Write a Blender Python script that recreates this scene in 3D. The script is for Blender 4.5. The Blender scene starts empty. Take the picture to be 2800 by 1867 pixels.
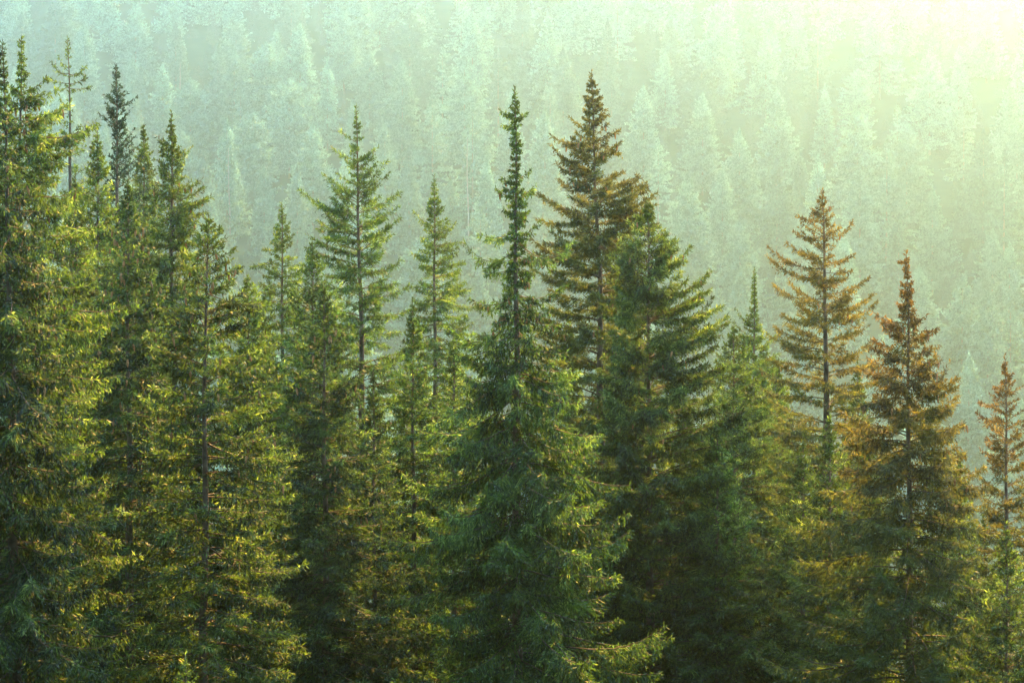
import bpy, math
import numpy as np

# ------------------------------------------------------------------ camera, light, exposure
SC = bpy.context.scene
PITCH = math.radians(-2.0)
HFOV = math.radians(24.0)
SUN_AZ, SUN_EL = math.radians(24), math.radians(33)

cam_d = bpy.data.cameras.new("camera")
cam_d.sensor_width = 36
cam_d.lens = 18 / math.tan(HFOV / 2)
cam_d.clip_start, cam_d.clip_end = 0.5, 5000
cam = bpy.data.objects.new("camera", cam_d)
SC.collection.objects.link(cam)
cam.location = (0, 0, 0)
cam.rotation_euler = (math.pi / 2 + PITCH, 0, 0)
SC.camera = cam

world = bpy.data.worlds.new("World")
SC.world = world
world.use_nodes = True
wn = world.node_tree.nodes
sky = wn.new("ShaderNodeTexSky")
sky.sky_type = 'NISHITA'
sky.sun_disc = False
sky.sun_elevation = SUN_EL
sky.sun_rotation = SUN_AZ
sky.dust_density = 1.0
sky.ozone_density = 1.0
sky.air_density = 1.0
wn["Background"].inputs["Strength"].default_value = 0.15
world.node_tree.links.new(sky.outputs[0], wn["Background"].inputs[0])

sun_d = bpy.data.lights.new("sun", 'SUN')
sun_d.energy = 5.0
sun_d.angle = math.radians(0.5)
sun_d.color = (1.0, 0.49, 0.11)
sun = bpy.data.objects.new("sun", sun_d)
SC.collection.objects.link(sun)
# the lamp's -Z points away from the sun
from mathutils import Vector
sdir = Vector((math.sin(SUN_AZ) * math.cos(SUN_EL), math.cos(SUN_AZ) * math.cos(SUN_EL), math.sin(SUN_EL)))
sun.rotation_euler = sdir.to_track_quat('Z', 'Y').to_euler()

HAZE_DENSITY = 0.00026
HAZE_G = 0.905
HAZE_COL = (0.59, 1.0, 1.0)

SC.view_settings.view_transform = 'Standard'
SC.view_settings.look = 'None'
SC.view_settings.gamma = 1.0
SC.view_settings.use_curve_mapping = False
SC.view_settings.exposure = 3.25
cy = SC.cycles
cy.sample_clamp_indirect = 4.0
cy.max_bounces = 6
cy.diffuse_bounces = 3
cy.glossy_bounces = 1
cy.transmission_bounces = 4
cy.volume_bounces = 1
cy.transparent_max_bounces = 8

# ------------------------------------------------------------------ helpers
rs = np.random.RandomState
TW = 2 * math.tan(HFOV / 2)          # picture width at 1 m
IMW, IMH = 2800.0, 1867.0
NS, FK = 0.8, 1.25                   # size of the near stand and of the far slope


def at(px, py, Y):
    """The point at depth Y (along +y) seen at pixel (px, py) of the photograph."""
    u = (px - IMW / 2) / IMW * TW
    v = -(py - IMH / 2) / IMW * TW
    d = np.array([u, math.cos(PITCH) - v * math.sin(PITCH), math.sin(PITCH) + v * math.cos(PITCH)])
    return d * (Y / d[1])


def ground(x, y):
    x = np.asarray(x, float); y = np.asarray(y, float)
    z = -1.7 - 0.25 * y
    z = np.where(y < -5, -0.45 - 0.8 * (y + 5), z)  # unseen steep rise behind the camera, added to block sky light
    z = np.where(y > 110, -29.2 - 0.21 * (y - 110), z)
    far = FK * -95 + 0.42 * (y - 405 * FK)
    # soft valley
    k = 18.0 * FK
    z = np.log(np.exp(np.clip((z + 95 * FK) / k, -60, 60)) + np.exp(np.clip((far + 95 * FK) / k, -60, 60))) * k - 95 * FK
    bump = 3.0 * np.sin(x / 47.0 + 1.3) * np.sin(y / 61.0) + 2.0 * np.sin(x / 23.0 + y / 31.0) + 5.0 * np.sin(x / 120.0 + y / 170.0)
    w = np.clip((y - 120) / 200.0, 0, 1)
    return z + bump * w


def link(name, data, parent=None):
    o = bpy.data.objects.new(name, data)
    SC.collection.objects.link(o)
    if parent is not None:
        o.parent = parent
    return o


def mesh(name, V, F, mat, smooth=False):
    """V (n,3); F (m,k) with k = 3 or 4."""
    me = bpy.data.meshes.new(name)
    V = np.asarray(V, np.float32); F = np.asarray(F, np.int32)
    me.vertices.add(len(V)); me.vertices.foreach_set("co", V.ravel())
    m, k = F.shape
    me.loops.add(m * k); me.loops.foreach_set("vertex_index", F.ravel())
    me.polygons.add(m); me.polygons.foreach_set("loop_start", np.arange(0, m * k, k, dtype=np.int32))
    if smooth:
        me.polygons.foreach_set("use_smooth", np.ones(m, bool))
    me.update(calc_edges=True)
    me.materials.append(mat)
    return me


def norm(a):
    return a / np.maximum(np.linalg.norm(a, axis=-1, keepdims=True), 1e-9)


def kites(P, D, W, r):
    """Folded leaf-shaped faces: one needle-covered twig each."""
    n = len(P)
    dn = norm(D)
    s = norm(np.cross(dn, r.normal(size=(n, 3))))
    up = np.cross(s, dn)
    W = W[:, None]
    m = P + 0.45 * D + up * W * 0.3
    V = np.stack([P, m + s * W * 0.5, P + D, m - s * W * 0.5], 1).reshape(-1, 3)
    i = np.arange(n)[:, None] * 4
    F = np.concatenate([i + [0, 1, 2], i + [0, 2, 3]], 1).reshape(-1, 3)
    return V, F


def tubes(P, R, sides):
    """P (n,k,3) centre lines, R (n,k) radii -> quads."""
    n, k, _ = P.shape
    T = norm(np.gradient(P, axis=1))
    ref = np.where(np.abs(T[..., 2:3]) > 0.9, np.array([1.0, 0, 0]), np.array([0, 0, 1.0]))
    A = norm(np.cross(T, ref)); B = np.cross(T, A)
    th = np.arange(sides) * 2 * math.pi / sides
    V = P[:, :, None] + R[:, :, None, None] * (A[:, :, None] * np.cos(th)[:, None] + B[:, :, None] * np.sin(th)[:, None])
    V = V.reshape(-1, 3)
    b = (np.arange(n)[:, None, None] * k + np.arange(k - 1)[None, :, None]) * sides
    j = np.arange(sides)[None, None]; j2 = (j + 1) % sides
    F = np.stack([b + j, b + j2, b + sides + j2, b + sides + j], -1).reshape(-1, 4)
    return V, F


# ------------------------------------------------------------------ materials
def needle_mat(name, dark, light, tip=None, translucency=0.55, far=False, lower=None):
    m = bpy.data.materials.new(name); m.use_nodes = True
    nt = m.node_tree; N = nt.nodes; L = nt.links
    N.clear()
    out = N.new("ShaderNodeOutputMaterial")
    geo = N.new("ShaderNodeNewGeometry")
    tc = N.new("ShaderNodeTexCoord")
    noise = N.new("ShaderNodeTexNoise"); noise.inputs["Scale"].default_value = 0.25 if far else 1.3
    noise.inputs["Detail"].default_value = 2
    L.new(tc.outputs["Object"], noise.inputs["Vector"])
    mx = N.new("ShaderNodeMath"); mx.operation = 'MULTIPLY_ADD'
    L.new(geo.outputs["Random Per Island"], mx.inputs[0]); mx.inputs[1].default_value = 0.65
    sc = N.new("ShaderNodeMath"); sc.operation = 'MULTIPLY_ADD'
    L.new(noise.outputs["Fac"], sc.inputs[0]); sc.inputs[1].default_value = 1.3; sc.inputs[2].default_value = -0.48
    L.new(sc.outputs[0], mx.inputs[2])
    ramp = N.new("ShaderNodeValToRGB")
    ramp.color_ramp.elements[0].position = 0.22; ramp.color_ramp.elements[0].color = (*dark, 1)
    ramp.color_ramp.elements[1].position = 0.8; ramp.color_ramp.elements[1].color = (*light, 1)
    if tip:
        e = ramp.color_ramp.elements.new(0.94); e.color = (*tip, 1)
    L.new(mx.outputs[0], ramp.inputs[0])
    col = ramp.outputs[0]
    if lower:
        # warm light painted into the upper crown colour, fading to the green lower crown
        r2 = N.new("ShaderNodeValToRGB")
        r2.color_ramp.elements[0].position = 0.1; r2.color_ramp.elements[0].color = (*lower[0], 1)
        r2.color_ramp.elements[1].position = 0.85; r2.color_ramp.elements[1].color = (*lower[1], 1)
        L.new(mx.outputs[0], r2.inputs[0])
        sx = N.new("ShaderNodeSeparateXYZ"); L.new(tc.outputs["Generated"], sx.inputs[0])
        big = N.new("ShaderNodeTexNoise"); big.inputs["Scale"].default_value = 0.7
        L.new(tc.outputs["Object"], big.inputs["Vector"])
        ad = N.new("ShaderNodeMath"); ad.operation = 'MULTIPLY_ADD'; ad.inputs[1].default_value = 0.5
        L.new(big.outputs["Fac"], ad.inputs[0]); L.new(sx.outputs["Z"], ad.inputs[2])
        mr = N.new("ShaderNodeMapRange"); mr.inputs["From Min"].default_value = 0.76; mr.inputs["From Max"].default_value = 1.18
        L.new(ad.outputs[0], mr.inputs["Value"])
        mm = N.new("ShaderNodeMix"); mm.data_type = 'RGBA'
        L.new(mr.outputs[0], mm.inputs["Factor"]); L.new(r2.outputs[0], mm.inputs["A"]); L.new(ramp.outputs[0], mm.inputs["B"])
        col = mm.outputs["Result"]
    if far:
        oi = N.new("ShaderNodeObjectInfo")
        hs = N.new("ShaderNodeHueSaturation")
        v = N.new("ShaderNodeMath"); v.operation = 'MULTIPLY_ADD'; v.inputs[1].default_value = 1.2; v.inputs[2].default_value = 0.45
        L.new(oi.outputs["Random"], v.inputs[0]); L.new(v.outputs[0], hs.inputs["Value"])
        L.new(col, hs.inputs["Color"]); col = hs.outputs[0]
    d = N.new("ShaderNodeBsdfDiffuse"); t = N.new("ShaderNodeBsdfTranslucent")
    L.new(col, d.inputs[0]); L.new(col, t.inputs[0])
    a = N.new("ShaderNodeMixShader"); a.inputs[0].default_value = translucency
    L.new(d.outputs[0], a.inputs[1]); L.new(t.outputs[0], a.inputs[2])
    g = N.new("ShaderNodeBsdfGlossy"); g.inputs["Roughness"].default_value = 0.5
    g.inputs[0].default_value = (0.9, 0.95, 0.85, 1)
    b = N.new("ShaderNodeMixShader"); b.inputs[0].default_value = 0.025
    L.new(a.outputs[0], b.inputs[1]); L.new(g.outputs[0], b.inputs[2])
    L.new(b.outputs[0], out.inputs["Surface"])
    return m


def plain_mat(name, c1, c2, scale, rough=0.9):
    m = bpy.data.materials.new(name); m.use_nodes = True
    nt = m.node_tree; N = nt.nodes; L = nt.links
    p = N["Principled BSDF"]; p.inputs["Roughness"].default_value = rough
    p.inputs["Specular IOR Level"].default_value = 0.2
    tc = N.new("ShaderNodeTexCoord")
    noise = N.new("ShaderNodeTexNoise"); noise.inputs["Scale"].default_value = scale; noise.inputs["Detail"].default_value = 5
    L.new(tc.outputs["Object"], noise.inputs["Vector"])
    ramp = N.new("ShaderNodeValToRGB")
    ramp.color_ramp.elements[0].position = 0.35; ramp.color_ramp.elements[0].color = (*c1, 1)
    ramp.color_ramp.elements[1].position = 0.65; ramp.color_ramp.elements[1].color = (*c2, 1)
    L.new(noise.outputs["Fac"], ramp.inputs[0]); L.new(ramp.outputs[0], p.inputs["Base Color"])
    return m


M_GREEN = needle_mat("needles_green", (0.0088, 0.0231, 0.0028), (0.074, 0.160, 0.014), (0.21, 0.34, 0.055))
M_DEEP = needle_mat("needles_deep_green", (0.0055, 0.0143, 0.0028), (0.052, 0.110, 0.012), (0.16, 0.26, 0.045))
M_YELLOW = needle_mat("needles_yellow_green", (0.0154, 0.0297, 0.0028), (0.096, 0.185, 0.015), (0.25, 0.36, 0.055))
M_BLUE = needle_mat("needles_blue_green", (0.0033, 0.0121, 0.0055), (0.026, 0.062, 0.026), (0.06, 0.11, 0.05))
M_OLIVE = needle_mat("needles_olive", (0.0121, 0.0231, 0.0028), (0.084, 0.155, 0.014), (0.22, 0.32, 0.055))
M_BRONZE_SUNLIT = needle_mat("needles_bronze_sunlit", (0.0198, 0.0187, 0.0033), (0.105, 0.118, 0.014), (0.19, 0.20, 0.04), lower=((0.010, 0.022, 0.003), (0.080, 0.135, 0.014)))  # bronze, russet and gold: warm light painted into the upper needles
M_RUSSET_SUNLIT = needle_mat("needles_russet_sunlit", (0.030, 0.018, 0.003), (0.165, 0.112, 0.014), (0.28, 0.20, 0.04), lower=((0.010, 0.022, 0.003), (0.080, 0.135, 0.014)))
M_GOLD_SUNLIT = needle_mat("needles_gold_sunlit", (0.028, 0.022, 0.003), (0.150, 0.132, 0.015), (0.25, 0.22, 0.04), lower=((0.010, 0.022, 0.003), (0.084, 0.135, 0.014)))
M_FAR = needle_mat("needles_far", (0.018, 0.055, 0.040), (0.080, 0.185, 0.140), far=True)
M_FAR_SHADED = needle_mat("needles_far_shaded", (0.010, 0.024, 0.018), (0.035, 0.065, 0.045), translucency=0.3)  # shade of the gaps painted in as darker needles
M_BARK = plain_mat("bark", (0.045, 0.035, 0.022), (0.13, 0.11, 0.075), 6.0)
M_BRANCH = plain_mat("branch_bark", (0.035, 0.030, 0.018), (0.09, 0.08, 0.05), 9.0)
M_DEAD = plain_mat("dead_wood", (0.14, 0.13, 0.10), (0.26, 0.24, 0.19), 8.0)
M_SNAG = plain_mat("weathered_wood", (0.10, 0.10, 0.09), (0.19, 0.185, 0.17), 0.8)
M_CONE = plain_mat("cone_scales", (0.16, 0.09, 0.03), (0.30, 0.19, 0.08), 30.0)
M_SOIL = plain_mat("forest_floor", (0.006, 0.013, 0.007), (0.018, 0.030, 0.014), 0.12, 1.0)
M_SOIL.node_tree.nodes['Principled BSDF'].inputs['Specular IOR Level'].default_value = 0.0

# ------------------------------------------------------------------ tree generator
def crown_geometry(r, B, phi, L, coef, size, lat_gap, lat_max, droop, sub_len, twig_w, bare=0.12, lod=None, dens=1.0):
    """B (n,3) branch roots, phi azimuth, L length, coef (n,3) polynomial heights (in units of L).
    Returns needles (V,F) and branch tubes (V,F)."""
    n = len(L)
    k = 7
    t = np.linspace(0, 1, k)
    h = np.stack([np.cos(phi), np.sin(phi), np.zeros(n)], 1)
    sidev = np.stack([-np.sin(phi), np.cos(phi), np.zeros(n)], 1)
    wob = r.normal(size=n) * 0.10

    def pt(i, tt):
        z = coef[i, 0] * tt + coef[i, 1] * tt ** 2 + coef[i, 2] * tt ** 3
        return B[i] + L[i, None] * (h[i] * tt[:, None] + sidev[i] * (wob[i] * tt * tt)[:, None] + np.array([0, 0, 1.0]) * z[:, None])

    def tan(i, tt):
        z = coef[i, 0] + 2 * coef[i, 1] * tt + 3 * coef[i, 2] * tt ** 2
        return norm(h[i] + sidev[i] * (2 * wob[i] * tt)[:, None] + np.array([0, 0, 1.0]) * z[:, None])

    idx = np.repeat(np.arange(n), k)
    P = pt(idx, np.tile(t, n)).reshape(n, k, 3)
    R = (0.005 * size + 0.007 * L[:, None]) * (1.02 - t[None]) + 0.002 * size
    tv = tubes(P, R, 3)
    # laterals
    d = np.ones(n) if lod is None else lod
    small = np.clip(0.42 + 0.75 * L / size, 0.5, 1.0)
    nl = np.maximum(2, (L / lat_gap * d * dens * np.where(L < 0.3 * size, 2.0, 1.0))).astype(int)
    bi = np.repeat(np.arange(n), nl)
    tt = bare + (1 - bare) * r.uniform(0, 1, len(bi)) ** 0.8
    p = pt(bi, tt); f = tan(bi, tt)
    sd = norm(np.cross(f, [0, 0, 1.0])) * np.where(r.uniform(size=len(bi)) < 0.5, -1, 1)[:, None]
    ang = np.radians(r.uniform(28, 75, len(bi)))
    ll = np.minimum(0.45 * L[bi] * (1 - tt) + 0.09 * size * small[bi], lat_max) * r.uniform(0.6, 1.15, len(bi))
    dr = droop[bi] * r.uniform(0.4, 1.3, len(bi))
    lat = f * np.cos(ang)[:, None] + sd * np.sin(ang)[:, None] + np.array([0, 0, -1.0]) * dr[:, None]
    lat = norm(lat + r.normal(size=lat.shape) * 0.14) * ll[:, None]
    # sub twigs along the laterals, and along the branch itself
    ns = np.maximum(2, (ll / (sub_len * 0.42))).astype(int)
    li = np.repeat(np.arange(len(bi)), ns)
    u = r.uniform(0, 1, len(li))
    q = p[li] + lat[li] * u[:, None]
    ld = norm(lat[li])
    rv = r.normal(size=q.shape)
    rv[:, 2] = np.abs(rv[:, 2]) * 0.5 - 0.25 * dr[li]
    sdir2 = norm(np.cross(ld, norm(rv)))
    sd2 = norm(ld * r.uniform(0.5, 1.1, len(li))[:, None] + sdir2 * 0.8 + np.array([0, 0, -0.35]) * dr[li][:, None])
    sl = sub_len * r.uniform(0.55, 1.3, len(li)) * (1.05 - 0.35 * u) * small[bi[li]]
    od = norm(f * 0.8 + r.normal(size=f.shape) * 0.7 + np.array([0, 0, 0.35])) * (sub_len * r.uniform(0.6, 1.1, len(bi)) * small[bi])[:, None]
    hf = r.uniform(size=len(bi)) < 0.35
    Ps = np.concatenate([q, p, p[hf]]); Ds = np.concatenate([sd2 * sl[:, None], lat, od[hf]])
    Ws = np.concatenate([twig_w * r.uniform(0.7, 1.3, len(li)), twig_w * 0.8 * r.uniform(0.7, 1.2, len(bi)), twig_w * r.uniform(0.8, 1.2, hf.sum())])
    return kites(Ps, Ds, Ws, r), tv


def spruce_meshes(name, seed, H, prof, trunk_off, mats, style, extras=(), zmin=0.0, dead=0, cones=0):
    """prof: rows (depth below the tip, reach to -x, reach to +x) in metres; trunk_off(d) sideways offset of the stem at depth d."""
    r = rs(seed)
    s = style
    prof = np.array(sorted(prof))
    maxd = H * 0.93
    # whorls
    d = 0.10 * s['size']; rows = []
    while d < maxd:
        Lm = 0.5 * (np.interp(d, prof[:, 0], prof[:, 1]) + np.interp(d, prof[:, 0], prof[:, 2]))
        gap = s['gap'] * np.clip(0.35 + Lm * 0.6 / s['size'], 0.3, 1.0)
        nb = s['nb']
        ph0 = r.uniform(0, 6.28)
        for j in range(nb):
            rows.append((d + r.uniform(-0.35, 0.35) * gap, ph0 + j * 6.283 / nb + r.normal() * 0.3))
        d += gap
    rows = np.array(rows); D = np.clip(rows[:, 0], 0.04 * s['size'], None); phi = rows[:, 1]
    c = np.cos(phi)
    Lr = np.interp(D, prof[:, 0], prof[:, 2]); Ll = np.interp(D, prof[:, 0], prof[:, 1])
    side = np.where(c > 0, Lr, Ll); mean = 0.5 * (Lr + Ll)
    w = np.abs(c)
    L = (side * w + mean * (1 - w)) * r.uniform(s.get('lmin', 0.8), 1.12, len(D))
    odd = r.uniform(size=len(D)) < s.get('odd', 0.08)
    L = np.where(odd, L * r.uniform(1.05, 1.25, len(D)), L)
    L = np.maximum(L - 0.05 * s['size'], 0.5 * L)      # room for the twigs beyond the branch tip
    keep = (r.uniform(size=len(D)) < s.get('keep', 0.95)) & (L > 0.03 * s['size'])
    D, phi, L = D[keep], phi[keep], L[keep]
    f = np.clip(D / (s['open_d'] * s['size']), 0, 1)           # 0 at the tip .. 1 old branches
    a = s['rise0'] * (1 - f) + s['rise1'] * f + r.normal(size=len(D)) * 0.10
    b = -(0.15 + s['sag'] * f) + r.normal(size=len(D)) * 0.05
    cc = (0.10 + s['curl'] * f) + r.normal(size=len(D)) * 0.06
    n_in = int(s.get('inner', 2.5) * max(0, maxd - 2.0 * s['size']) / s['size'])
    Di = r.uniform(2.0 * s['size'], maxd, n_in)
    Li = r.uniform(0.25, 0.75, n_in) * s['size'] * np.clip(0.4 + Di / (8 * s['size']), 0.4, 1.0)
    D = np.concatenate([D, Di]); phi = np.concatenate([phi, r.uniform(0, 6.283, n_in)]); L = np.concatenate([L, Li])
    f = np.concatenate([f, r.uniform(0.3, 1, n_in)])
    a = np.concatenate([a, r.normal(size=n_in) * 0.4 + 0.1]); b = np.concatenate([b, np.full(n_in, -0.3)]); cc = np.concatenate([cc, np.full(n_in, 0.2)])
    # the branch tip, not its root, sits at the traced height: move the root
    coef = np.stack([a, b, cc], 1)
    root = np.clip(D + L * (a + b + cc) * 0.8, 0.02 * s['size'], maxd)
    droop = s['droop'] * (0.25 + 0.75 * f) * r.uniform(0.6, 1.2, len(D))
    if len(extras):
        ex = np.array([(e[0], e[1], e[2], e[3]) for e in extras])     # root depth, reach x, rise, sag
        ph = np.where(ex[:, 1] > 0, 0.0, math.pi) + r.uniform(-0.45, 0.45, len(ex))
        Lx = np.abs(ex[:, 1]) / np.abs(np.cos(ph))
        ri = ex[:, 2] / Lx; sg = ex[:, 3]
        cf = np.stack([ri - 3.0 * sg, 2.0 * sg, 1.0 * sg], 1)
        root = np.concatenate([root, ex[:, 0]]); phi = np.concatenate([phi, ph]); L = np.concatenate([L, Lx])
        coef = np.concatenate([coef, cf]); droop = np.concatenate([droop, np.full(len(ex), s['droop'] * 0.5)])
    Bz = H - root
    B = np.stack([trunk_off(root), np.zeros(len(root)), Bz], 1)
    lod = np.where(Bz < zmin, 0.25, 1.0)
    (nv, nf), (bv, bf) = crown_geometry(r, B, phi, L, coef, s['size'], s['lat_gap'], s['lat_max'], droop, s['sub'], s['tw'], s.get('bare', 0.12), lod, s.get('dens', 1.0))
    # leader shoot
    nl = 26
    zl = H - r.uniform(0, 0.5 * s['size'], nl)
    Pl = np.stack([trunk_off(H - zl), np.zeros(nl), zl], 1)
    dl = norm(np.stack([r.normal(size=nl) * 0.5, r.normal(size=nl) * 0.5, np.full(nl, 0.8)], 1)) * s['sub'] * 0.8
    v2, f2 = kites(Pl, dl, np.full(nl, s['tw']), r)
    nf = np.concatenate([nf, f2 + len(nv)]); nv = np.concatenate([nv, v2])
    # trunk
    kd = np.concatenate([np.linspace(0, 1, 8)[:-1] * 1.0 * s['size'], np.linspace(1.0 * s['size'], H, 22)])
    P = np.stack([trunk_off(kd) + 0.015 * np.sin(kd * 1.7), 0.015 * np.cos(kd * 1.3), H - kd], 1)[None]
    R = (0.007 * s['size'] + s.get('girth', 0.0095) * kd)[None] * np.where(kd > H - 0.6, 1.25, 1.0)
    tvv, tff = tubes(P, R, 9)
    tvv[:, 2] = np.minimum(tvv[:, 2], H + 0.05)
    out = dict(crown=mesh("crown_" + name, nv, nf, mats[0]), trunk=mesh("trunk_" + name, tvv, tff, mats[1], True),
               branches=mesh("branches_" + name, bv, bf, mats[2], True))
    if cones:
        # hanging cones near the branch tips of the upper crown
        m = np.where((root < np.quantile(root, 0.45)) & (L > 0.25))[0]
        ci = r.choice(m, cones)
        t = r.uniform(0.55, 1.0, cones)
        hh = np.stack([np.cos(phi[ci]), np.sin(phi[ci]), np.zeros(cones)], 1)
        z = coef[ci, 0] * t + coef[ci, 1] * t ** 2 + coef[ci, 2] * t ** 3
        p = B[ci] + L[ci, None] * (hh * t[:, None]) ; p[:, 2] += L[ci] * z - 0.02
        cl = r.uniform(0.09, 0.14, cones)
        steps = np.array([0, 0.25, 0.7, 1.0])
        PP = p[:, None] + np.stack([r.normal(size=cones) * 0.02, r.normal(size=cones) * 0.02, -cl], 1)[:, None] * steps[None, :, None]
        RR = np.array([0.012, 0.021, 0.018, 0.004])[None] * np.ones((cones, 1))
        out['cones'] = mesh("cones_" + name, *tubes(PP, RR, 5), M_CONE, True)
    if dead:
        # bare grey dead limbs
        zz = r.uniform(0.30, 0.75, dead) * H
        ph = r.uniform(-2.6, -0.5, dead); Ld = r.uniform(0.7, 1.7, dead)
        t = np.linspace(0, 1, 6)
        hh = np.stack([np.cos(ph), np.sin(ph), np.zeros(dead)], 1)
        PP = hh[:, None] * (Ld[:, None] * t)[..., None] * 1.25
        PP[..., 2] += (zz + 0)[:, None] - Ld[:, None] * (0.5 * t ** 2)[None] + r.normal(size=(dead, 6)) * 0.05
        PP[..., 0] += trunk_off(H - zz)[:, None]
        RR = 0.011 * (1.05 - t)[None] * np.ones((dead, 1)) + 0.004
        out['dead'] = mesh("dead_" + name, *tubes(PP, RR, 4), M_DEAD, True)
    return out


def make_tree(root, parts):
    link("trunk", parts['trunk'], root)
    link("crown", parts['crown'], root)
    link("branches", parts['branches'], root)
    if 'cones' in parts:
        o = link("hanging_cones", parts['cones'], root); o['kind'] = 'stuff'
    if 'dead' in parts:
        link("bare_limbs", parts['dead'], root)


# styles: geometry in metres; near trees have size 1
BASE = dict(size=1.0, gap=0.29, nb=6, rise0=1.0, rise1=0.12, sag=0.55, curl=0.45, open_d=5.0, droop=0.5, lat_gap=0.019,
            lat_max=0.50, sub=0.135, tw=0.027, odd=0.08, keep=0.95)
LENGTHS = ('size', 'gap', 'lat_gap', 'lat_max', 'sub', 'tw')
def st(**k):
    d = dict(BASE); d.update(k); return d
def scaled(s, k):
    return {a: (b * k if a in LENGTHS else b) for a, b in s.items()}
DENSE = st()
OPEN = st(inner=2, gap=0.33, nb=6, rise0=0.9, rise1=0.30, sag=0.25, curl=0.25, droop=0.35, lat_gap=0.023, lat_max=0.38, bare=0.16, keep=0.9, lmin=0.6)
DROOP = st(rise0=0.7, rise1=0.0, sag=0.6, curl=0.55, droop=1.3, lat_max=0.60, open_d=4.0, lmin=0.62)
SPARSE = st(inner=1, gap=0.5, nb=4, rise0=0.9, rise1=0.35, sag=0.2, curl=0.4, droop=0.35, lat_gap=0.04, lat_max=0.26, bare=0.25, keep=0.75, lmin=0.55)
UPRIGHT = st(rise0=1.3, rise1=0.75, sag=0.1, curl=0.1, droop=0.15, lat_gap=0.03, lat_max=0.35)
COMB = st(inner=2, gap=0.30, nb=6, rise0=0.8, rise1=0.05, sag=0.3, curl=0.25, droop=0.6, lat_gap=0.022, lat_max=0.36, bare=0.2)

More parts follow.
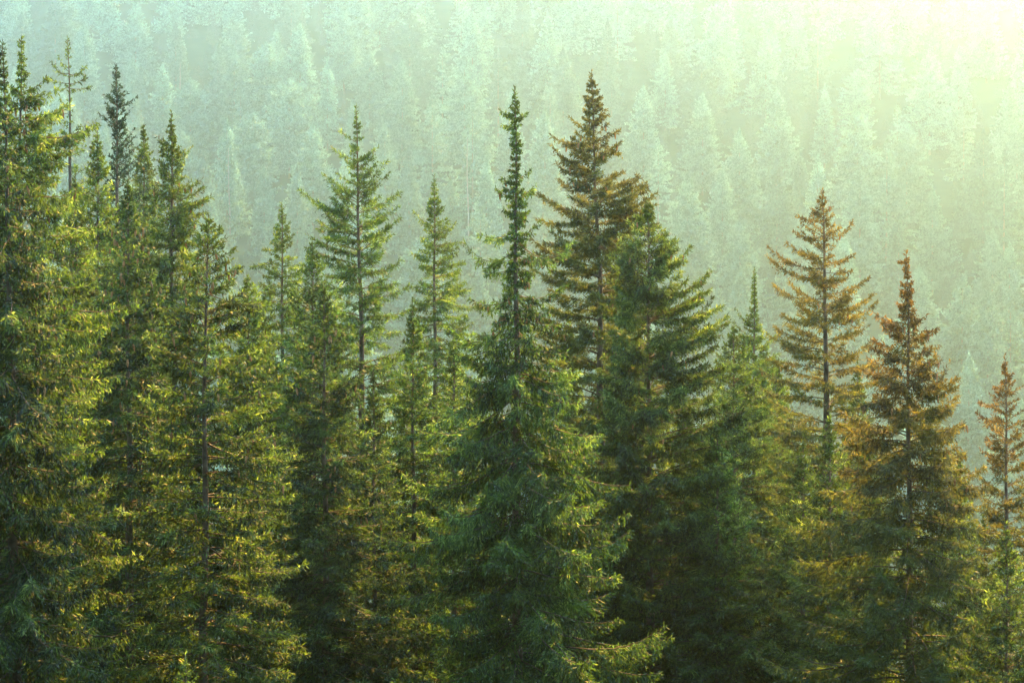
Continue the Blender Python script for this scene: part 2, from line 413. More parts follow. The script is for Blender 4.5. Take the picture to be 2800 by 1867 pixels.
# near trees: pixel traces of the photograph turned into metres at each tree's own depth
# key: depth, stem px [(y,x)...], profile rows (y, left x, right x), style, needles, label, extras (root y, tip x, tip y, sag), cones, dead
NEAR = [
 dict(Y=43, stem=[(118, 5), (600, 20), (1867, 30)], st=DROOP, m=M_DEEP, cones=60,
  prof=[(135, -12, 18), (200, -18, 23), (235, -20, 27), (250, -15, 22), (300, -60, 40), (450, -150, 90), (700, -250, 150), (1100, -330, 220), (1867, -450, 300)],
  label="dark heavy spruce cut off by the left edge of the photo, narrow column top"),
 dict(Y=46, stem=[(103, 58), (600, 45), (1867, 60)], st=DROOP, m=M_YELLOW, cones=80,
  prof=[(112, 48, 70), (165, 46, 72), (200, 42, 84), (225, 44, 78), (240, 20, 105), (262, 10, 130), (300, 0, 140), (330, -10, 180), (360, -20, 200), (420, -40, 230), (520, -60, 255), (700, -80, 280), (1000, -120, 320), (1867, -200, 400)],
  ex=[(262, 125, 205, .1), (285, 150, 240, .1), (360, 265, 335, .15), (330, 192, 288, .1), (380, 235, 345, .1)],
  label="yellow-green spruce with a club-shaped tip, second from the left edge"),
 dict(Y=62, stem=[(107, 184), (340, 190), (1867, 200)], st=st(**{**SPARSE, 'lat_gap': .03, 'lat_max': .16}), m=M_YELLOW,
  prof=[(112, 178, 191), (135, 174, 200), (155, 172, 198), (170, 172, 196), (250, 176, 204), (330, 178, 202), (345, 150, 235), (400, 130, 260), (600, 90, 300), (1867, 0, 380)],
  ex=[(195, 158, 152, .25), (200, 138, 168, .3), (202, 150, 182, .3), (202, 241, 170, .35), (200, 226, 190, .3), (228, 126, 210, .1), (230, 240, 205, .15), (242, 242, 240, .05), (238, 165, 246, .0), (250, 205, 246, .0), (308, 146, 322, -.05), (300, 163, 270, .1)],
  label="gaunt yellowish spruce with few upcurved branches and a bare stem below its tip"),
 dict(Y=64, stem=[(178, 317), (1867, 330)], st=UPRIGHT, m=M_BLUE,
  prof=[(190, 308, 330), (205, 304, 336), (225, 309, 326), (240, 300, 342), (255, 301, 350), (272, 282, 346), (290, 284, 350), (312, 286, 358), (330, 276, 352), (345, 300, 346), (362, 306, 366), (385, 310, 374), (420, 300, 384), (600, 250, 430), (1867, 150, 500)],
  ex=[(300, 371, 263, .0), (345, 270, 308, .05), (285, 282, 257, .05)],
  label="dark blue-green spruce with stiff upswept branches standing before the pale slope"),
 dict(Y=70, stem=[(340, 392), (1867, 395)], st=DENSE, m=M_OLIVE, cones=20,
  prof=[(350, 386, 399), (365, 380, 402), (385, 382, 410), (420, 370, 420), (520, 345, 440), (700, 320, 470), (1867, 250, 560)],
  label="small slim spruce tip between the blue-green spruce and the pointed olive one"),
 dict(Y=57, stem=[(308, 468), (1867, 470)], st=DENSE, m=M_OLIVE, cones=30,
  prof=[(330, 462, 476), (350, 452, 482), (375, 448, 490), (390, 434, 486), (410, 430, 500), (425, 424, 515), (460, 422, 515), (500, 410, 525), (540, 390, 565), (585, 380, 562), (630, 370, 545), (800, 330, 580), (1200, 280, 640), (1867, 220, 700)],
  ex=[(400, 428, 372, .1), (440, 522, 402, .1), (530, 540, 494, .1), (575, 573, 540, .05)],
  label="pointed olive-green spruce right of the blue-green one, short tufts at its shoulders"),
 dict(Y=51, stem=[(495, 348), (1867, 350)], st=DENSE, m=M_DEEP, cones=90,
  prof=[(505, 341, 357), (560, 322, 376), (650, 285, 412), (800, 245, 450), (1000, 205, 480), (1300, 170, 520), (1867, 80, 560)],
  label="dark cone-laden spruce low in the left group, in front of the slim tips"),
 dict(Y=46, stem=[(590, 570), (750, 562), (1867, 552)], st=COMB, m=M_OLIVE, cones=70,
  prof=[(605, 556, 585), (640, 530, 612), (680, 510, 633), (705, 495, 640), (740, 480, 648), (765, 470, 668), (800, 458, 695), (835, 440, 702), (900, 425, 700), (1000, 405, 740), (1100, 395, 765), (1250, 380, 782), (1500, 355, 795), (1560, 350, 808), (1650, 340, 790), (1700, 330, 812), (1867, 300, 800)],
  ex=[(1490, 822, 1545, .2), (1690, 822, 1738, .15), (800, 714, 828, .1), (1210, 800, 1235, .15), (640, 606, 622, .0)],
  label="large foreground spruce with visible grey stem, beside the dark gap left of centre"),
 dict(Y=72, stem=[(555, 770), (1867, 775)], st=COMB, m=M_YELLOW,
  prof=[(575, 761, 779), (600, 754, 786), (620, 742, 798), (650, 736, 804), (690, 742, 808), (720, 730, 820), (760, 712, 832), (850, 695, 855), (1200, 640, 920), (1867, 580, 980)],
  ex=[(682, 718, 680, .05), (708, 694, 730, .0)],
  label="pale slim spruce tip in the misty gap left of centre"),
 dict(Y=58, stem=[(752, 676), (1867, 680)], st=DENSE, m=M_YELLOW,
  prof=[(780, 658, 700), (820, 640, 740), (900, 605, 775), (1200, 545, 845), (1867, 460, 920)],
  label="low yellow-green spruce between the large stemmed spruce and the pale slim tip"),
 dict(Y=61, stem=[(655, 853), (1867, 855)], st=DENSE, m=M_GREEN,
  prof=[(680, 840, 868), (720, 822, 890), (800, 798, 930), (900, 768, 958), (1200, 700, 1010), (1867, 640, 1070)],
  label="green spruce tip directly below the left branches of the open upswept spruce"),
 dict(Y=54, stem=[(770, 884), (1867, 890)], st=DENSE, m=M_DEEP, cones=40,
  prof=[(790, 874, 895), (850, 850, 920), (1000, 795, 975), (1300, 725, 1050), (1867, 680, 1120)],
  label="dark spruce in the shaded hollow between the two big foreground spruces"),
 dict(Y=66, stem=[(288, 973), (1000, 988), (1867, 992)], st=OPEN, m=M_GREEN,
  prof=[(300, 968, 978), (330, 963, 985), (345, 956, 992), (360, 962, 990), (380, 960, 1000), (405, 948, 1025), (430, 945, 1030), (470, 935, 1050), (500, 900, 1045), (530, 880, 1050), (560, 880, 1075), (600, 862, 1085), (640, 850, 1080), (700, 840, 1105), (800, 820, 1140), (950, 790, 1175), (1200, 750, 1220), (1867, 700, 1260)],
  ex=[(390, 930, 358, .05), (440, 907, 402, .1), (590, 823, 520, .1), (565, 885, 478, .1), (582, 1096, 522, .08), (530, 1060, 440, .05), (440, 1033, 402, .05), (555, 1062, 470, .05), (630, 868, 560, .1), (690, 1096, 592, .0), (620, 1085, 565, .1), (640, 862, 600, .1)],
  label="tall open green spruce left of centre with upswept branches and visible stem"),
 dict(Y=74, stem=[(478, 1187), (1867, 1192)], st=COMB, m=M_YELLOW,
  prof=[(500, 1180, 1195), (530, 1172, 1201), (555, 1165, 1212), (575, 1160, 1218), (600, 1162, 1226), (640, 1150, 1245), (700, 1140, 1268), (780, 1128, 1288), (860, 1122, 1308), (950, 1112, 1328), (1100, 1090, 1350), (1867, 1020, 1420)],
  ex=[(635, 1130, 575, .05), (660, 1245, 610, .05)],
  label="pale slim spruce with a bare-looking lower stem, left of the drooping column spruce"),
 dict(Y=50, stem=[(236, 1407), (480, 1411), (900, 1412), (1867, 1415)], st=DROOP, m=M_GREEN, cones=40,
  prof=[(245, 1403, 1411), (265, 1396, 1418), (290, 1393, 1423), (302, 1390, 1425), (315, 1386, 1434), (330, 1388, 1436), (345, 1386, 1426), (360, 1389, 1428), (400, 1389, 1430), (440, 1392, 1430), (465, 1388, 1429), (480, 1378, 1432), (500, 1375, 1435), (520, 1372, 1442), (545, 1375, 1452), (565, 1384, 1456), (600, 1385, 1440), (640, 1378, 1450), (690, 1382, 1460), (720, 1372, 1472), (770, 1358, 1480), (820, 1345, 1485), (860, 1332, 1500), (930, 1292, 1540), (1000, 1240, 1580), (1100, 1190, 1630), (1200, 1155, 1680), (1300, 1125, 1715), (1500, 1095, 1780), (1700, 1075, 1815), (1867, 1055, 1845)],
  ex=[(325, 1372, 303, .05), (325, 1440, 307, .1), (348, 1374, 340, .1), (492, 1451, 460, .1), (502, 1370, 482, .1), (545, 1356, 511, .1), (540, 1461, 506, .1), (632, 1312, 638, .15), (680, 1282, 662, .35), (705, 1345, 708, .1), (805, 1290, 812, .2), (862, 1223, 880, .35), (945, 1260, 960, .3), (655, 1560, 655, .35), (815, 1546, 775, .15), (1000, 1582, 1015, .25), (900, 1545, 960, .2), (1080, 1140, 1172, .2), (1230, 1108, 1290, .25), (1150, 1640, 1190, .3), (1400, 1090, 1500, .2)],
  label="tall central spruce with a narrow drooping column top and wide foreground skirt"),
 dict(Y=62, stem=[(197, 1617), (520, 1628), (700, 1640), (1867, 1650)], st=st(**{**OPEN, 'dens': 1.3, 'nb': 7}), m=M_BRONZE_SUNLIT, cones=50,
  prof=[(220, 1608, 1628), (240, 1600, 1640), (258, 1596, 1642), (275, 1591, 1654), (300, 1592, 1658), (315, 1590, 1668), (335, 1582, 1665), (350, 1568, 1678), (375, 1540, 1690), (390, 1545, 1690), (400, 1530, 1695), (425, 1545, 1690), (440, 1540, 1660), (460, 1535, 1690), (480, 1545, 1715), (495, 1540, 1735), (510, 1565, 1760), (530, 1545, 1775), (560, 1510, 1780), (600, 1480, 1780), (650, 1450, 1785), (700, 1435, 1785), (760, 1425, 1765), (850, 1420, 1750), (1000, 1400, 1760), (1867, 1320, 1850)],
  ex=[(368, 1557, 318, .05), (388, 1511, 370, .15), (425, 1508, 395, .3), (460, 1520, 440, .25), (500, 1523, 488, .2), (585, 1468, 527, .1), (345, 1667, 310, .05), (390, 1690, 355, .05), (385, 1697, 420, .0), (500, 1705, 470, .0), (520, 1740, 482, .05), (560, 1770, 515, .1), (575, 1786, 530, .1), (592, 1792, 558, .05), (640, 1800, 610, .05), (680, 1790, 650, .05), (540, 1748, 505, .05), (610, 1770, 570, .1), (590, 1475, 600, .1), (690, 1460, 690, .1)],
  label="tallest spruce right of centre, foliage tinted bronze with painted warm light, long ragged side branches"),
 dict(Y=58, stem=[(552, 1772), (1867, 1780)], st=st(**{**OPEN, 'dens': 1.7, 'nb': 8, 'lmin': .75, 'droop': .7, 'lat_max': .5}), m=M_OLIVE, cones=40,
  prof=[(560, 1765, 1785), (600, 1720, 1800), (640, 1690, 1825), (672, 1672, 1850), (700, 1660, 1872), (750, 1650, 1905), (800, 1640, 1932), (850, 1635, 1960), (900, 1630, 1975), (980, 1640, 1990), (1100, 1620, 2040), (1300, 1600, 2080), (1867, 1540, 2160)],
  ex=[(710, 1843, 652, .1), (750, 1889, 672, .15), (815, 1937, 742, .15), (870, 1962, 836, .1), (930, 1995, 878, .1)],
  label="broad brownish-olive spruce leaning its branches right, beside the tallest spruce"),
 dict(Y=67, stem=[(890, 2005), (1867, 2010)], st=DENSE, m=M_OLIVE,
  prof=[(920, 1986, 2030), (980, 1955, 2075), (1050, 1930, 2115), (1200, 1880, 2180), (1500, 1830, 2250), (1867, 1790, 2300)],
  label="bushy light-green spruce in the dip between the olive-brown and the open golden spruces"),
 dict(Y=78, stem=[(732, 2062), (1867, 2066)], st=DENSE, m=M_YELLOW,
  prof=[(750, 2057, 2068), (800, 2051, 2071), (850, 2048, 2076), (870, 2030, 2078), (900, 2030, 2090), (930, 2010, 2120), (1000, 1975, 2150), (1200, 1930, 2190), (1867, 1850, 2260)],
  ex=[(900, 2013, 845, .1), (930, 2010, 882, .1)],
  label="thin yellowish spire standing in the dip left of the open spruce tinted golden with painted light"),
 dict(Y=64, stem=[(517, 2248), (900, 2260), (1867, 2266)], st=st(**{**OPEN, 'girth': .013}), m=M_GOLD_SUNLIT, cones=20,
  prof=[(530, 2240, 2255), (545, 2233, 2266), (570, 2208, 2282), (590, 2192, 2288), (605, 2196, 2285), (640, 2185, 2300), (655, 2238, 2266), (670, 2180, 2276), (700, 2160, 2300), (740, 2190, 2320), (770, 2180, 2355), (790, 2165, 2365), (820, 2180, 2380), (850, 2150, 2385), (890, 2120, 2390), (930, 2105, 2395), (1000, 2095, 2420), (1100, 2065, 2440), (1300, 2020, 2460), (1867, 1980, 2500)],
  ex=[(602, 2178, 588, .1), (645, 2168, 627, .2), (650, 2329, 606, .25), (648, 2300, 618, .1), (705, 2155, 665, .1), (735, 2113, 676, .15), (760, 2096, 698, .15), (718, 2341, 695, .1), (745, 2325, 740, .05), (815, 2110, 775, .15), (805, 2374, 762, .1), (845, 2386, 803, .15), (870, 2402, 828, .15), (880, 2180, 815, .1), (875, 2138, 855, .15), (935, 2110, 890, .1)],
  label="open spruce, tinted golden-brown with painted warm light, with long separate branches and a thick stem, right part"),
 dict(Y=52, stem=[(690, 2478), (900, 2484), (1400, 2490), (1867, 2496)], st=st(**{**DENSE, 'droop': .9}), m=M_RUSSET_SUNLIT, cones=60,
  prof=[(700, 2472, 2484), (720, 2466, 2490), (760, 2468, 2495), (775, 2457, 2501), (800, 2456, 2504), (830, 2453, 2507), (862, 2450, 2508), (880, 2435, 2525), (890, 2405, 2535), (910, 2385, 2550), (925, 2375, 2558), (960, 2355, 2562), (1000, 2342, 2585), (1040, 2325, 2605), (1100, 2305, 2622), (1180, 2285, 2655), (1260, 2262, 2685), (1400, 2205, 2715), (1600, 2150, 2745), (1867, 2100, 2780)],
  ex=[(722, 2457, 712, .05), (885, 2391, 856, .1), (885, 2531, 862, .1), (925, 2563, 895, .1), (1035, 2599, 988, .45), (1065, 2612, 1032, .1)],
  label="dense spruce, tinted russet with painted warm light, with a tight column top, broad foreground tree at right"),
 dict(Y=60, stem=[(968, 2748), (1867, 2765)], st=OPEN, m=M_RUSSET_SUNLIT,
  prof=[(980, 2742, 2755), (1010, 2735, 2765), (1040, 2728, 2782), (1060, 2716, 2795), (1090, 2705, 2812), (1110, 2700, 2800), (1140, 2706, 2800), (1170, 2692, 2830), (1240, 2680, 2840), (1300, 2670, 2860), (1500, 2650, 2880), (1867, 2620, 2920)],
  ex=[(1112, 2677, 1100, .05), (1155, 2667, 1128, .1)],
  label="low open spruce, tinted reddish with painted warm light, cut by the right edge of the photo"),
 dict(Y=40, stem=[(1785, 506), (1867, 506)], st=st(**{**UPRIGHT, 'gap': .3, 'nb': 5}), m=M_YELLOW,
  prof=[(1800, 500, 512), (1830, 485, 527), (1867, 470, 542), (2400, 330, 690)],
  label="bright yellow-green sapling tip at the bottom edge before the large stemmed spruce"),
]


# lower trees that close the stand: tip x, tip y, depth, half width per px of depth, needles, label
LOW = [
 (1128, 815, 63, .30, M_GREEN, "low green spruce between the open green spruce and the pale thin one"),
 (1240, 905, 69, .28, M_YELLOW, "low pale-green spruce behind the drooping column spruce's left branches"),
 (1020, 1010, 57, .30, M_DEEP, "dark low spruce deep in the shaded hollow left of the central spruce"),
 (1555, 850, 69, .28, M_YELLOW, "light-green spruce half hidden between the central and the tallest spruce"),
 (1712, 655, 66, .34, M_BRONZE_SUNLIT, "olive crown, tinted bronze with painted warm light, wedged between the tallest spruce and the leaning one"),
 (1690, 1010, 64, .30, M_GREEN, "green spruce under the tallest spruce's right branches"),
 (1868, 1040, 61, .32, M_GREEN, "dark green low spruce under the leaning olive-brown spruce"),
 (1960, 1150, 57, .42, M_GREEN, "bushy low spruce in front of the dip, lower right of the central spruce"),
 (2268, 1130, 56, .40, M_OLIVE, "olive-green spruce standing before the open golden spruce's lower stem"),
 (265, 340, 60, .28, M_YELLOW, "yellow-green cone-tipped spruce under the dark blue-green spruce's left branches"),
 (205, 470, 56, .32, M_OLIVE, "olive spruce crown hiding the gaunt yellowish spruce's lower stem"),
 (2752, 1430, 50, .40, M_OLIVE, "bushy low spruce in the bottom right corner of the stand"),
 (2130, 985, 71, .30, M_YELLOW, "light low spruce right under the thin yellowish spire"),
 (2345, 985, 70, .28, M_OLIVE, "olive low spruce between the open golden and the russet spruces"),
 (2195, 1190, 58, .32, M_OLIVE, "olive low spruce beneath the open golden spruce's stem"),
 (2375, 1150, 58, .30, M_OLIVE, "bushy olive spruce just left of the russet spruce's stem"),
 (2625, 1235, 66, .28, M_YELLOW, "pale low spruce tip right of the russet spruce in the misty gap"),
 (2690, 1390, 62, .30, M_OLIVE, "olive low spruce beneath the reddish spruce at the right edge"),
 (1500, 1130, 58, .30, M_GREEN, "green low spruce behind the central spruce's right skirt"),
 (705, 1010, 56, .30, M_GREEN, "low green spruce right behind the large stemmed spruce's edge"),
]
for (x, y, Y, w, m, lab) in LOW:
    NEAR.append(dict(Y=Y, stem=[(y, x), (1867, x + 3)], st=DENSE, m=m, label=lab,
                     prof=[(y + d, x - w * 1.5 * d ** 0.9 * a, x + w * 1.5 * d ** 0.9 * b) for d, a, b in ((15, 1, .9), (60, 1.2, .9), (110, .9, 1.2), (200, 1.1, 1), (350, 1, 1.05), (600, .95, .95), (900, .8, .8))]))


def build_near():
    for i, T in enumerate(NEAR):
        Y = T['Y'] * NS
        mpp = TW * Y / IMW / math.cos(PITCH)
        y0, x0 = T['stem'][0]
        tip = at(x0, y0, Y)
        gz = float(ground(tip[0], Y)) - 0.15
        H = tip[2] - gz
        ys = np.array([p[0] for p in T['stem']], float); xs = np.array([p[1] for p in T['stem']], float)
        dS = (ys - y0) * mpp; oS = (xs - x0) * mpp
        off = lambda d, dS=dS, oS=oS: np.interp(d, dS, oS)
        prof = [(0.0, 0.02, 0.02)]
        for (py, lx, rx) in T['prof']:
            sx = np.interp(py, ys, xs)
            prof.append(((py - y0) * mpp, max(0.02, (sx - lx) * mpp), max(0.02, (rx - sx) * mpp)))
        last = prof[-1]
        prof.append((max(H, last[0] + 1), last[1] * 1.1, last[2] * 1.1))
        ex = []
        for (ry, tx, ty, sg) in T.get('ex', ()):
            sx = np.interp(ry, ys, xs)
            ex.append(((ry - y0) * mpp, (tx - sx) * mpp, (ry - ty) * mpp, sg))
        zb = at(1400, 1867, Y)[2] - gz - 0.8
        parts = spruce_meshes("near%d" % i, 100 + i, H, prof, off, (T['m'], M_BARK, M_BRANCH), scaled(T['st'], NS), ex, zb, T.get('dead', 0) // 2, T.get('cones', 0))
        root = link("spruce_tree", None)
        root.location = (tip[0], Y, gz)
        root['label'] = T['label']; root['category'] = "tree"; root['group'] = "spruces in the near stand"
        make_tree(root, parts)


# ------------------------------------------------------------------ far slope
FS = 2.6
def far_style(**k):
    d = st(size=FS, gap=1.0, nb=8, rise0=1.0, rise1=0.15, sag=0.45, curl=0.35, open_d=5.0, droop=0.45, lat_gap=0.17, lat_max=1.7, sub=0.80, tw=0.36, odd=0.1, keep=0.92)
    d.update(k); return scaled(d, FK)
def cone_prof(H, w, power, skew=0.0, top=0.0):
    rows = []; H *= FK; w *= FK * 1.7
    for f in np.linspace(0, 1, 14):
        x = w * (top * min(1, f * 8) + (1 - top) * min(f / 0.8, 1.0) ** power)
        rows.append((f * H, max(0.15, x * (1 - skew)), max(0.15, x * (1 + skew))))
    return rows
PROTO_SPEC = [
 ("slender", 33, cone_prof(33, 3.4, 0.75), far_style()),
 ("slender", 30, cone_prof(30, 3.0, 0.6, 0.15), far_style(droop=0.8)),
 ("broad", 32, cone_prof(32, 5.6, 0.8), far_style()),
 ("broad", 34, cone_prof(34, 5.0, 0.7, -0.15), far_style(droop=0.7)),
 ("broad", 30, cone_prof(30, 5.2, 0.9, 0.1), far_style(rise1=0.3)),
 ("round-topped", 31, cone_prof(31, 5.2, 0.55, 0.1, 0.35), far_style(rise0=0.8, lmin=0.6)),
 ("round-topped", 29, cone_prof(29, 4.8, 0.5, -0.1, 0.4), far_style(rise0=0.8, lmin=0.6)),
 ("gappy", 33, cone_prof(33, 4.6, 0.75), far_style(gap=1.5, nb=6, lat_gap=0.21, keep=0.85, lat_max=1.1, bare=.2, rise1=0.1)),
 ("gappy", 31, cone_prof(31, 4.0, 0.7, 0.2), far_style(gap=1.6, nb=5, lat_gap=0.21, keep=0.8, lat_max=1.1, bare=.2)),
]

# outline below which the near stand hides the slope (px)
SKYLINE = np.array([(-200, 260), (0, 260), (150, 340), (300, 420), (420, 470), (560, 640), (650, 800), (720, 860), (790, 780), (850, 720), (950, 650), (1100, 760), (1180, 760), (1300, 940), (1360, 860), (1420, 820), (1500, 800), (1650, 700), (1780, 640), (1900, 760), (1980, 900), (2080, 960), (2150, 980), (2350, 900), (2420, 980), (2500, 930), (2600, 1050), (2680, 1230), (2730, 1380), (2800, 1250), (3100, 1250)], float)

# apexes of the clearest trees on the slope in the photograph: x, y, kind index
FAR_PICKS = [(385, 175, 0), (640, 128, 2), (520, 212, 5), (690, 308, 6), (620, 322, 0), (855, 330, 2), (556, 422, 4), (895, 160, 0), (360, 155, 1), (370, -5, 2), (595, 118, 0), (727, 112, 5),
 (445, 172, 4), (722, 452, 1), (812, 448, 0), (1182, 252, 7), (1052, 335, 4), (1232, 488, 3), (1292, 290, 8), (1010, 128, 2), (1100, 160, 3), (1270, 150, 2), (1922, 250, 3), (2022, 350, 2),
 (2125, 428, 4), (2187, 424, 1), (2236, 420, 0), (2352, 458, 3), (2346, 282, 2), (2550, 510, 4), (2480, 350, 5), (2026, 725, 4), (1962, 775, 0), (2632, 748, 2), (2702, 790, 3), (2764, 805, 7),
 (2650, 962, 4), (1800, 380, 8), (1880, 470, 2), (1760, 230, 3), (1540, 130, 2), (1490, 300, 3), (1330, 420, 0), (60, 30, 2), (230, 60, 3), (150, -10, 2), (480, 60, 1), (820, 60, 3), (940, 20, 2), (1120, 30, 5)]
PICK_LABEL = {
 15: "pale feathery spruce on the slope with clear tiers, above the thin pale near spruce",
 2: "round-topped hazy spruce high on the slope right of the blue-green spruce",
 3: "round-topped pale spruce on the slope above the gap left of centre",
 4: "slender pale spruce just left of a round-topped one above the misty gap",
 16: "small pointed pale spruce just right of the open green spruce's tip",
 35: "pale spruce on the slope at the right edge, above the low reddish spruce",
 31: "pale spruce tip showing left of the open golden-brown spruce",
}


def far_region(px, py):
    cols = [(250, "at the far left"), (520, "above the dark blue-green spruce"), (800, "above the gap left of centre"), (1060, "around the open green spruce's tip"),
            (1330, "left of the drooping column spruce"), (1560, "between the two tallest spruces"), (1850, "right of the tallest bronze spruce"), (2150, "left of the open golden spruce"),
            (2420, "above the open golden spruce"), (2650, "above the russet column spruce"), (9999, "in the glow at the right edge")]
    c = next(t for x, t in cols if px < x)
    b = "high on the slope" if py < 150 else "halfway up the slope" if py < 420 else "low on the slope"
    return b + " " + c


def build_far():
    protos = []
    for j, (kind, H, prof, sty) in enumerate(PROTO_SPEC):
        H *= FK * 0.95
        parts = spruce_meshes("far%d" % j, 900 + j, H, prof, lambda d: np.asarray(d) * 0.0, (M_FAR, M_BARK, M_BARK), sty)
        protos.append((kind, H, parts))
    r = rs(7)
    placed = []      # x, y, scale, proto, apex px, apex py, pick index

    def project(x, y, z):
        c, s = math.cos(PITCH), math.sin(PITCH)
        dep = y * c + z * s; up = -y * s + z * c
        return IMW / 2 + x / dep / TW * IMW, IMH / 2 - up / dep / TW * IMW

    def solve(px, py, H):
        ys = np.arange(500 * FK, 1050 * FK, 1.0)
        d = at(px, py, 1.0)
        f = ground(d[0] * ys, ys) + H - d[2] * ys
        k = np.where((f[:-1] < 0) & (f[1:] >= 0))[0]
        return None if len(k) == 0 else ys[k[0]]

    for i, (px, py, pj) in enumerate(FAR_PICKS):
        sc = r.uniform(0.85, 1.08)
        y = solve(px, py, protos[pj][1] * sc)
        if y is None:
            continue
        placed.append((at(px, py, y)[0], y, sc, pj, px, py, i))
    # bare pale snags
    for (px, py, H, lab) in ((626, 400, 34.0, "bare pale dead trunk among hazy spruces above the misty gap"), (1279, 372, 36.0, "bare pale dead trunk left of the drooping column spruce's tip"), (491, 172, 30.0, "short bare pale trunk high on the slope right of the blue-green spruce")):
        y = solve(px, py, H)
        if y is None:
            continue
        x = at(px, py, y)[0]
        placed.append((x, y, 1.0, -1, px, py, -1))
        kd = np.linspace(0, 1, 12)
        P = np.stack([0.25 * np.sin(kd * 5 + px), 0.2 * np.cos(kd * 4), H * (1 - kd)], 1)[None]
        tv = tubes(P, (0.06 + 0.24 * kd)[None], 8)
        nb = 26
        zb = r.uniform(0.35, 0.95, nb) * H; ph = r.uniform(0, 6.28, nb); lb = r.uniform(0.8, 2.8, nb) * (1.25 - zb / H)
        t = np.linspace(0, 1, 5)
        Q = np.stack([np.cos(ph)[:, None] * lb[:, None] * t, np.sin(ph)[:, None] * lb[:, None] * t, zb[:, None] - lb[:, None] * (0.15 * t + 0.3 * t * t)], -1)
        bv = tubes(Q, 0.07 * (1.1 - t)[None] * np.ones((nb, 1)), 4)
        root = link("dead_tree", None); root.location = (x, y, float(ground(x, y)) - 0.3)
        root['label'] = lab; root['category'] = "tree"; root['group'] = "dead trunks on the far slope"
        link("trunk", mesh("snag_trunk", *tv, M_SNAG, True), root)
        link("bare_branches", mesh("snag_branches", *bv, M_SNAG, True), root)
    # fill the rest of the slope
    rest = []
    tries = 0
    while tries < 30000:
        tries += 1
        y = r.uniform(470, 1010) * FK; x = r.uniform(-1, 1) * (y * 0.2126 * 1.25 + 12)
        pj = r.randint(len(protos)); sc = r.uniform(0.72, 1.08)
        H = protos[pj][1] * sc
        dmin = 13.6 * FK
        if any((x - p[0]) ** 2 + ((y - p[1]) * 0.62) ** 2 < dmin ** 2 for p in placed) or any((x - p[0]) ** 2 + ((y - p[1]) * 0.62) ** 2 < dmin ** 2 for p in rest):
            continue
        px, py = project(x, y, float(ground(x, y)) + H)
        vis = -40 < px < 2840 and -70 < py < np.interp(px, SKYLINE[:, 0], SKYLINE[:, 1]) + 10
        (placed if vis else rest).append((x, y, sc, pj, px, py, -1))
    # young trees in the gaps, part of the mass
    filler = []
    for _ in range(4000):
        y = r.uniform(450, 1040) * FK; x = r.uniform(-1, 1) * (y * 0.2126 * 1.3 + 12)
        if any((x - p[0]) ** 2 + (y - p[1]) ** 2 < (5.0 * FK) ** 2 for p in placed + rest + filler):
            continue
        filler.append((x, y, r.uniform(0.2, 0.38), r.randint(3), 0, 0, -1))
    placed = [p for p in placed if p[3] >= 0]
    placed.sort(key=lambda p: p[1])
    if len(placed) > 270:
        rest += placed[270:]; placed = placed[:270]
    for (x, y, sc, pj, px, py, pick) in placed:
        kind, H, parts = protos[pj]
        root = link("spruce_tree", None)
        root.location = (x, y, float(ground(x, y)) - 0.4)
        root.scale = (sc, sc, sc)
        root.rotation_euler = (0, 0, r.uniform(0, 6.28) if pj not in (3, 5, 6, 8) else r.uniform(-0.5, 0.5))
        root['category'] = "tree"
        lab = PICK_LABEL.get(pick)
        if lab is None:
            lab = "%s hazy spruce %s" % (kind, far_region(px, py))
        root['label'] = lab
        root['group'] = "misty spruces on the far slope: " + lab
        for nm in ("trunk", "crown"):
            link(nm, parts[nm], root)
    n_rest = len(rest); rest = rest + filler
    # everything the near stand hides or that lies beyond the frame: one mass
    low = []
    for j in (0, 2, 5):
        me = protos[j][2]['crown']
        n = len(me.vertices); V = np.empty(n * 3, np.float32); me.vertices.foreach_get("co", V); V = V.reshape(-1, 4, 3)
        V = V[rs(j).permutation(len(V))[:len(V) // 3]]
        mid = V.mean(1, keepdims=True); low.append((mid + (V - mid) * 1.5, protos[j][1]))
    allV = []
    for (x, y, sc, pj, px, py, pick) in rest:
        V, H = low[pj % 3]
        if len(allV) >= n_rest:
            V = V[::4]
        a = r.uniform(0, 6.28); R = np.array([[math.cos(a), -math.sin(a), 0], [math.sin(a), math.cos(a), 0], [0, 0, 1]])
        allV.append((V.reshape(-1, 3) @ R.T) * sc + np.array([x, y, float(ground(x, y))]))
    n_tri = 2 * sum(len(v) // 4 for v in allV[:n_rest])
    V = np.concatenate(allV); i = np.arange(len(V) // 4)[:, None] * 4
    F = np.concatenate([i + [0, 1, 2], i + [0, 2, 3]], 1).reshape(-1, 3)
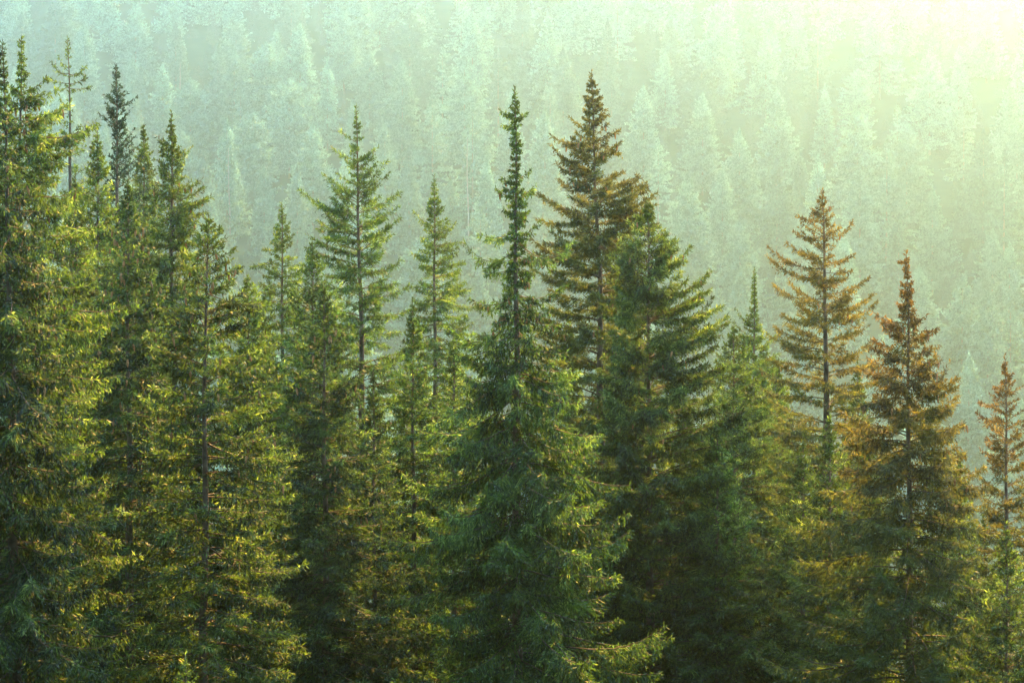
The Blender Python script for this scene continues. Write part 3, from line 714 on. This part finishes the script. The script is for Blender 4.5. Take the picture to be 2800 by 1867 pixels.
    o = link("distant_forest", mesh("distant_forest", V, F, M_FAR))
    o.data.materials.append(M_FAR_SHADED)
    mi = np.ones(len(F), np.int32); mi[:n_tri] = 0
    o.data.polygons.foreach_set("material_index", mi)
    o['kind'] = 'stuff'; o['label'] = "mass of hazy conifers filling the rest of the far valley slope"; o['category'] = "forest"


# ------------------------------------------------------------------ setting
def build_ground():
    xs = np.linspace(-520, 520, 121); ys = np.concatenate([np.linspace(-70, 120, 58), np.linspace(126, 1330, 180)])
    X, Yg = np.meshgrid(xs, ys)
    Z = ground(X, Yg)
    V = np.stack([X, Yg, Z], -1).reshape(-1, 3)
    nx, ny = len(xs), len(ys)
    i = (np.arange(ny - 1)[:, None] * nx + np.arange(nx - 1)[None]).ravel()
    F = np.stack([i, i + 1, i + nx + 1, i + nx], 1)
    o = link("ground", mesh("ground", V, F, M_SOIL, True)); o['kind'] = 'structure'
    o['label'] = "dark wooded valley and slope under the spruces"
    return V[:, 2].min(), V[:, 2].max()


def build_haze(zlo, zhi):
    x0, x1, y0, y1 = -530, 530, -75, 1340
    V = np.array([(x, y, z) for z in (zlo, zhi) for y in (y0, y1) for x in (x0, x1)], float)
    F = np.array([(0, 2, 3, 1), (4, 5, 7, 6), (0, 1, 5, 4), (1, 3, 7, 5), (3, 2, 6, 7), (2, 0, 4, 6)])
    m = bpy.data.materials.new("haze_air"); m.use_nodes = True
    nt = m.node_tree; nt.nodes.clear()
    out = nt.nodes.new("ShaderNodeOutputMaterial"); v = nt.nodes.new("ShaderNodeVolumePrincipled")
    v.inputs["Color"].default_value = (*HAZE_COL, 1)
    v.inputs["Density"].default_value = HAZE_DENSITY
    v.inputs["Anisotropy"].default_value = HAZE_G
    nt.links.new(v.outputs[0], out.inputs["Volume"])
    o = link("haze", mesh("haze", V, F, m)); o['kind'] = 'stuff'


zlo, zhi = build_ground()
import time
_t = time.time()
build_near()
print('near faces', sum(len(o.data.polygons) for o in SC.objects if o.type == 'MESH'), time.time() - _t)
build_far()
build_haze(zlo - 1, zhi + 45)
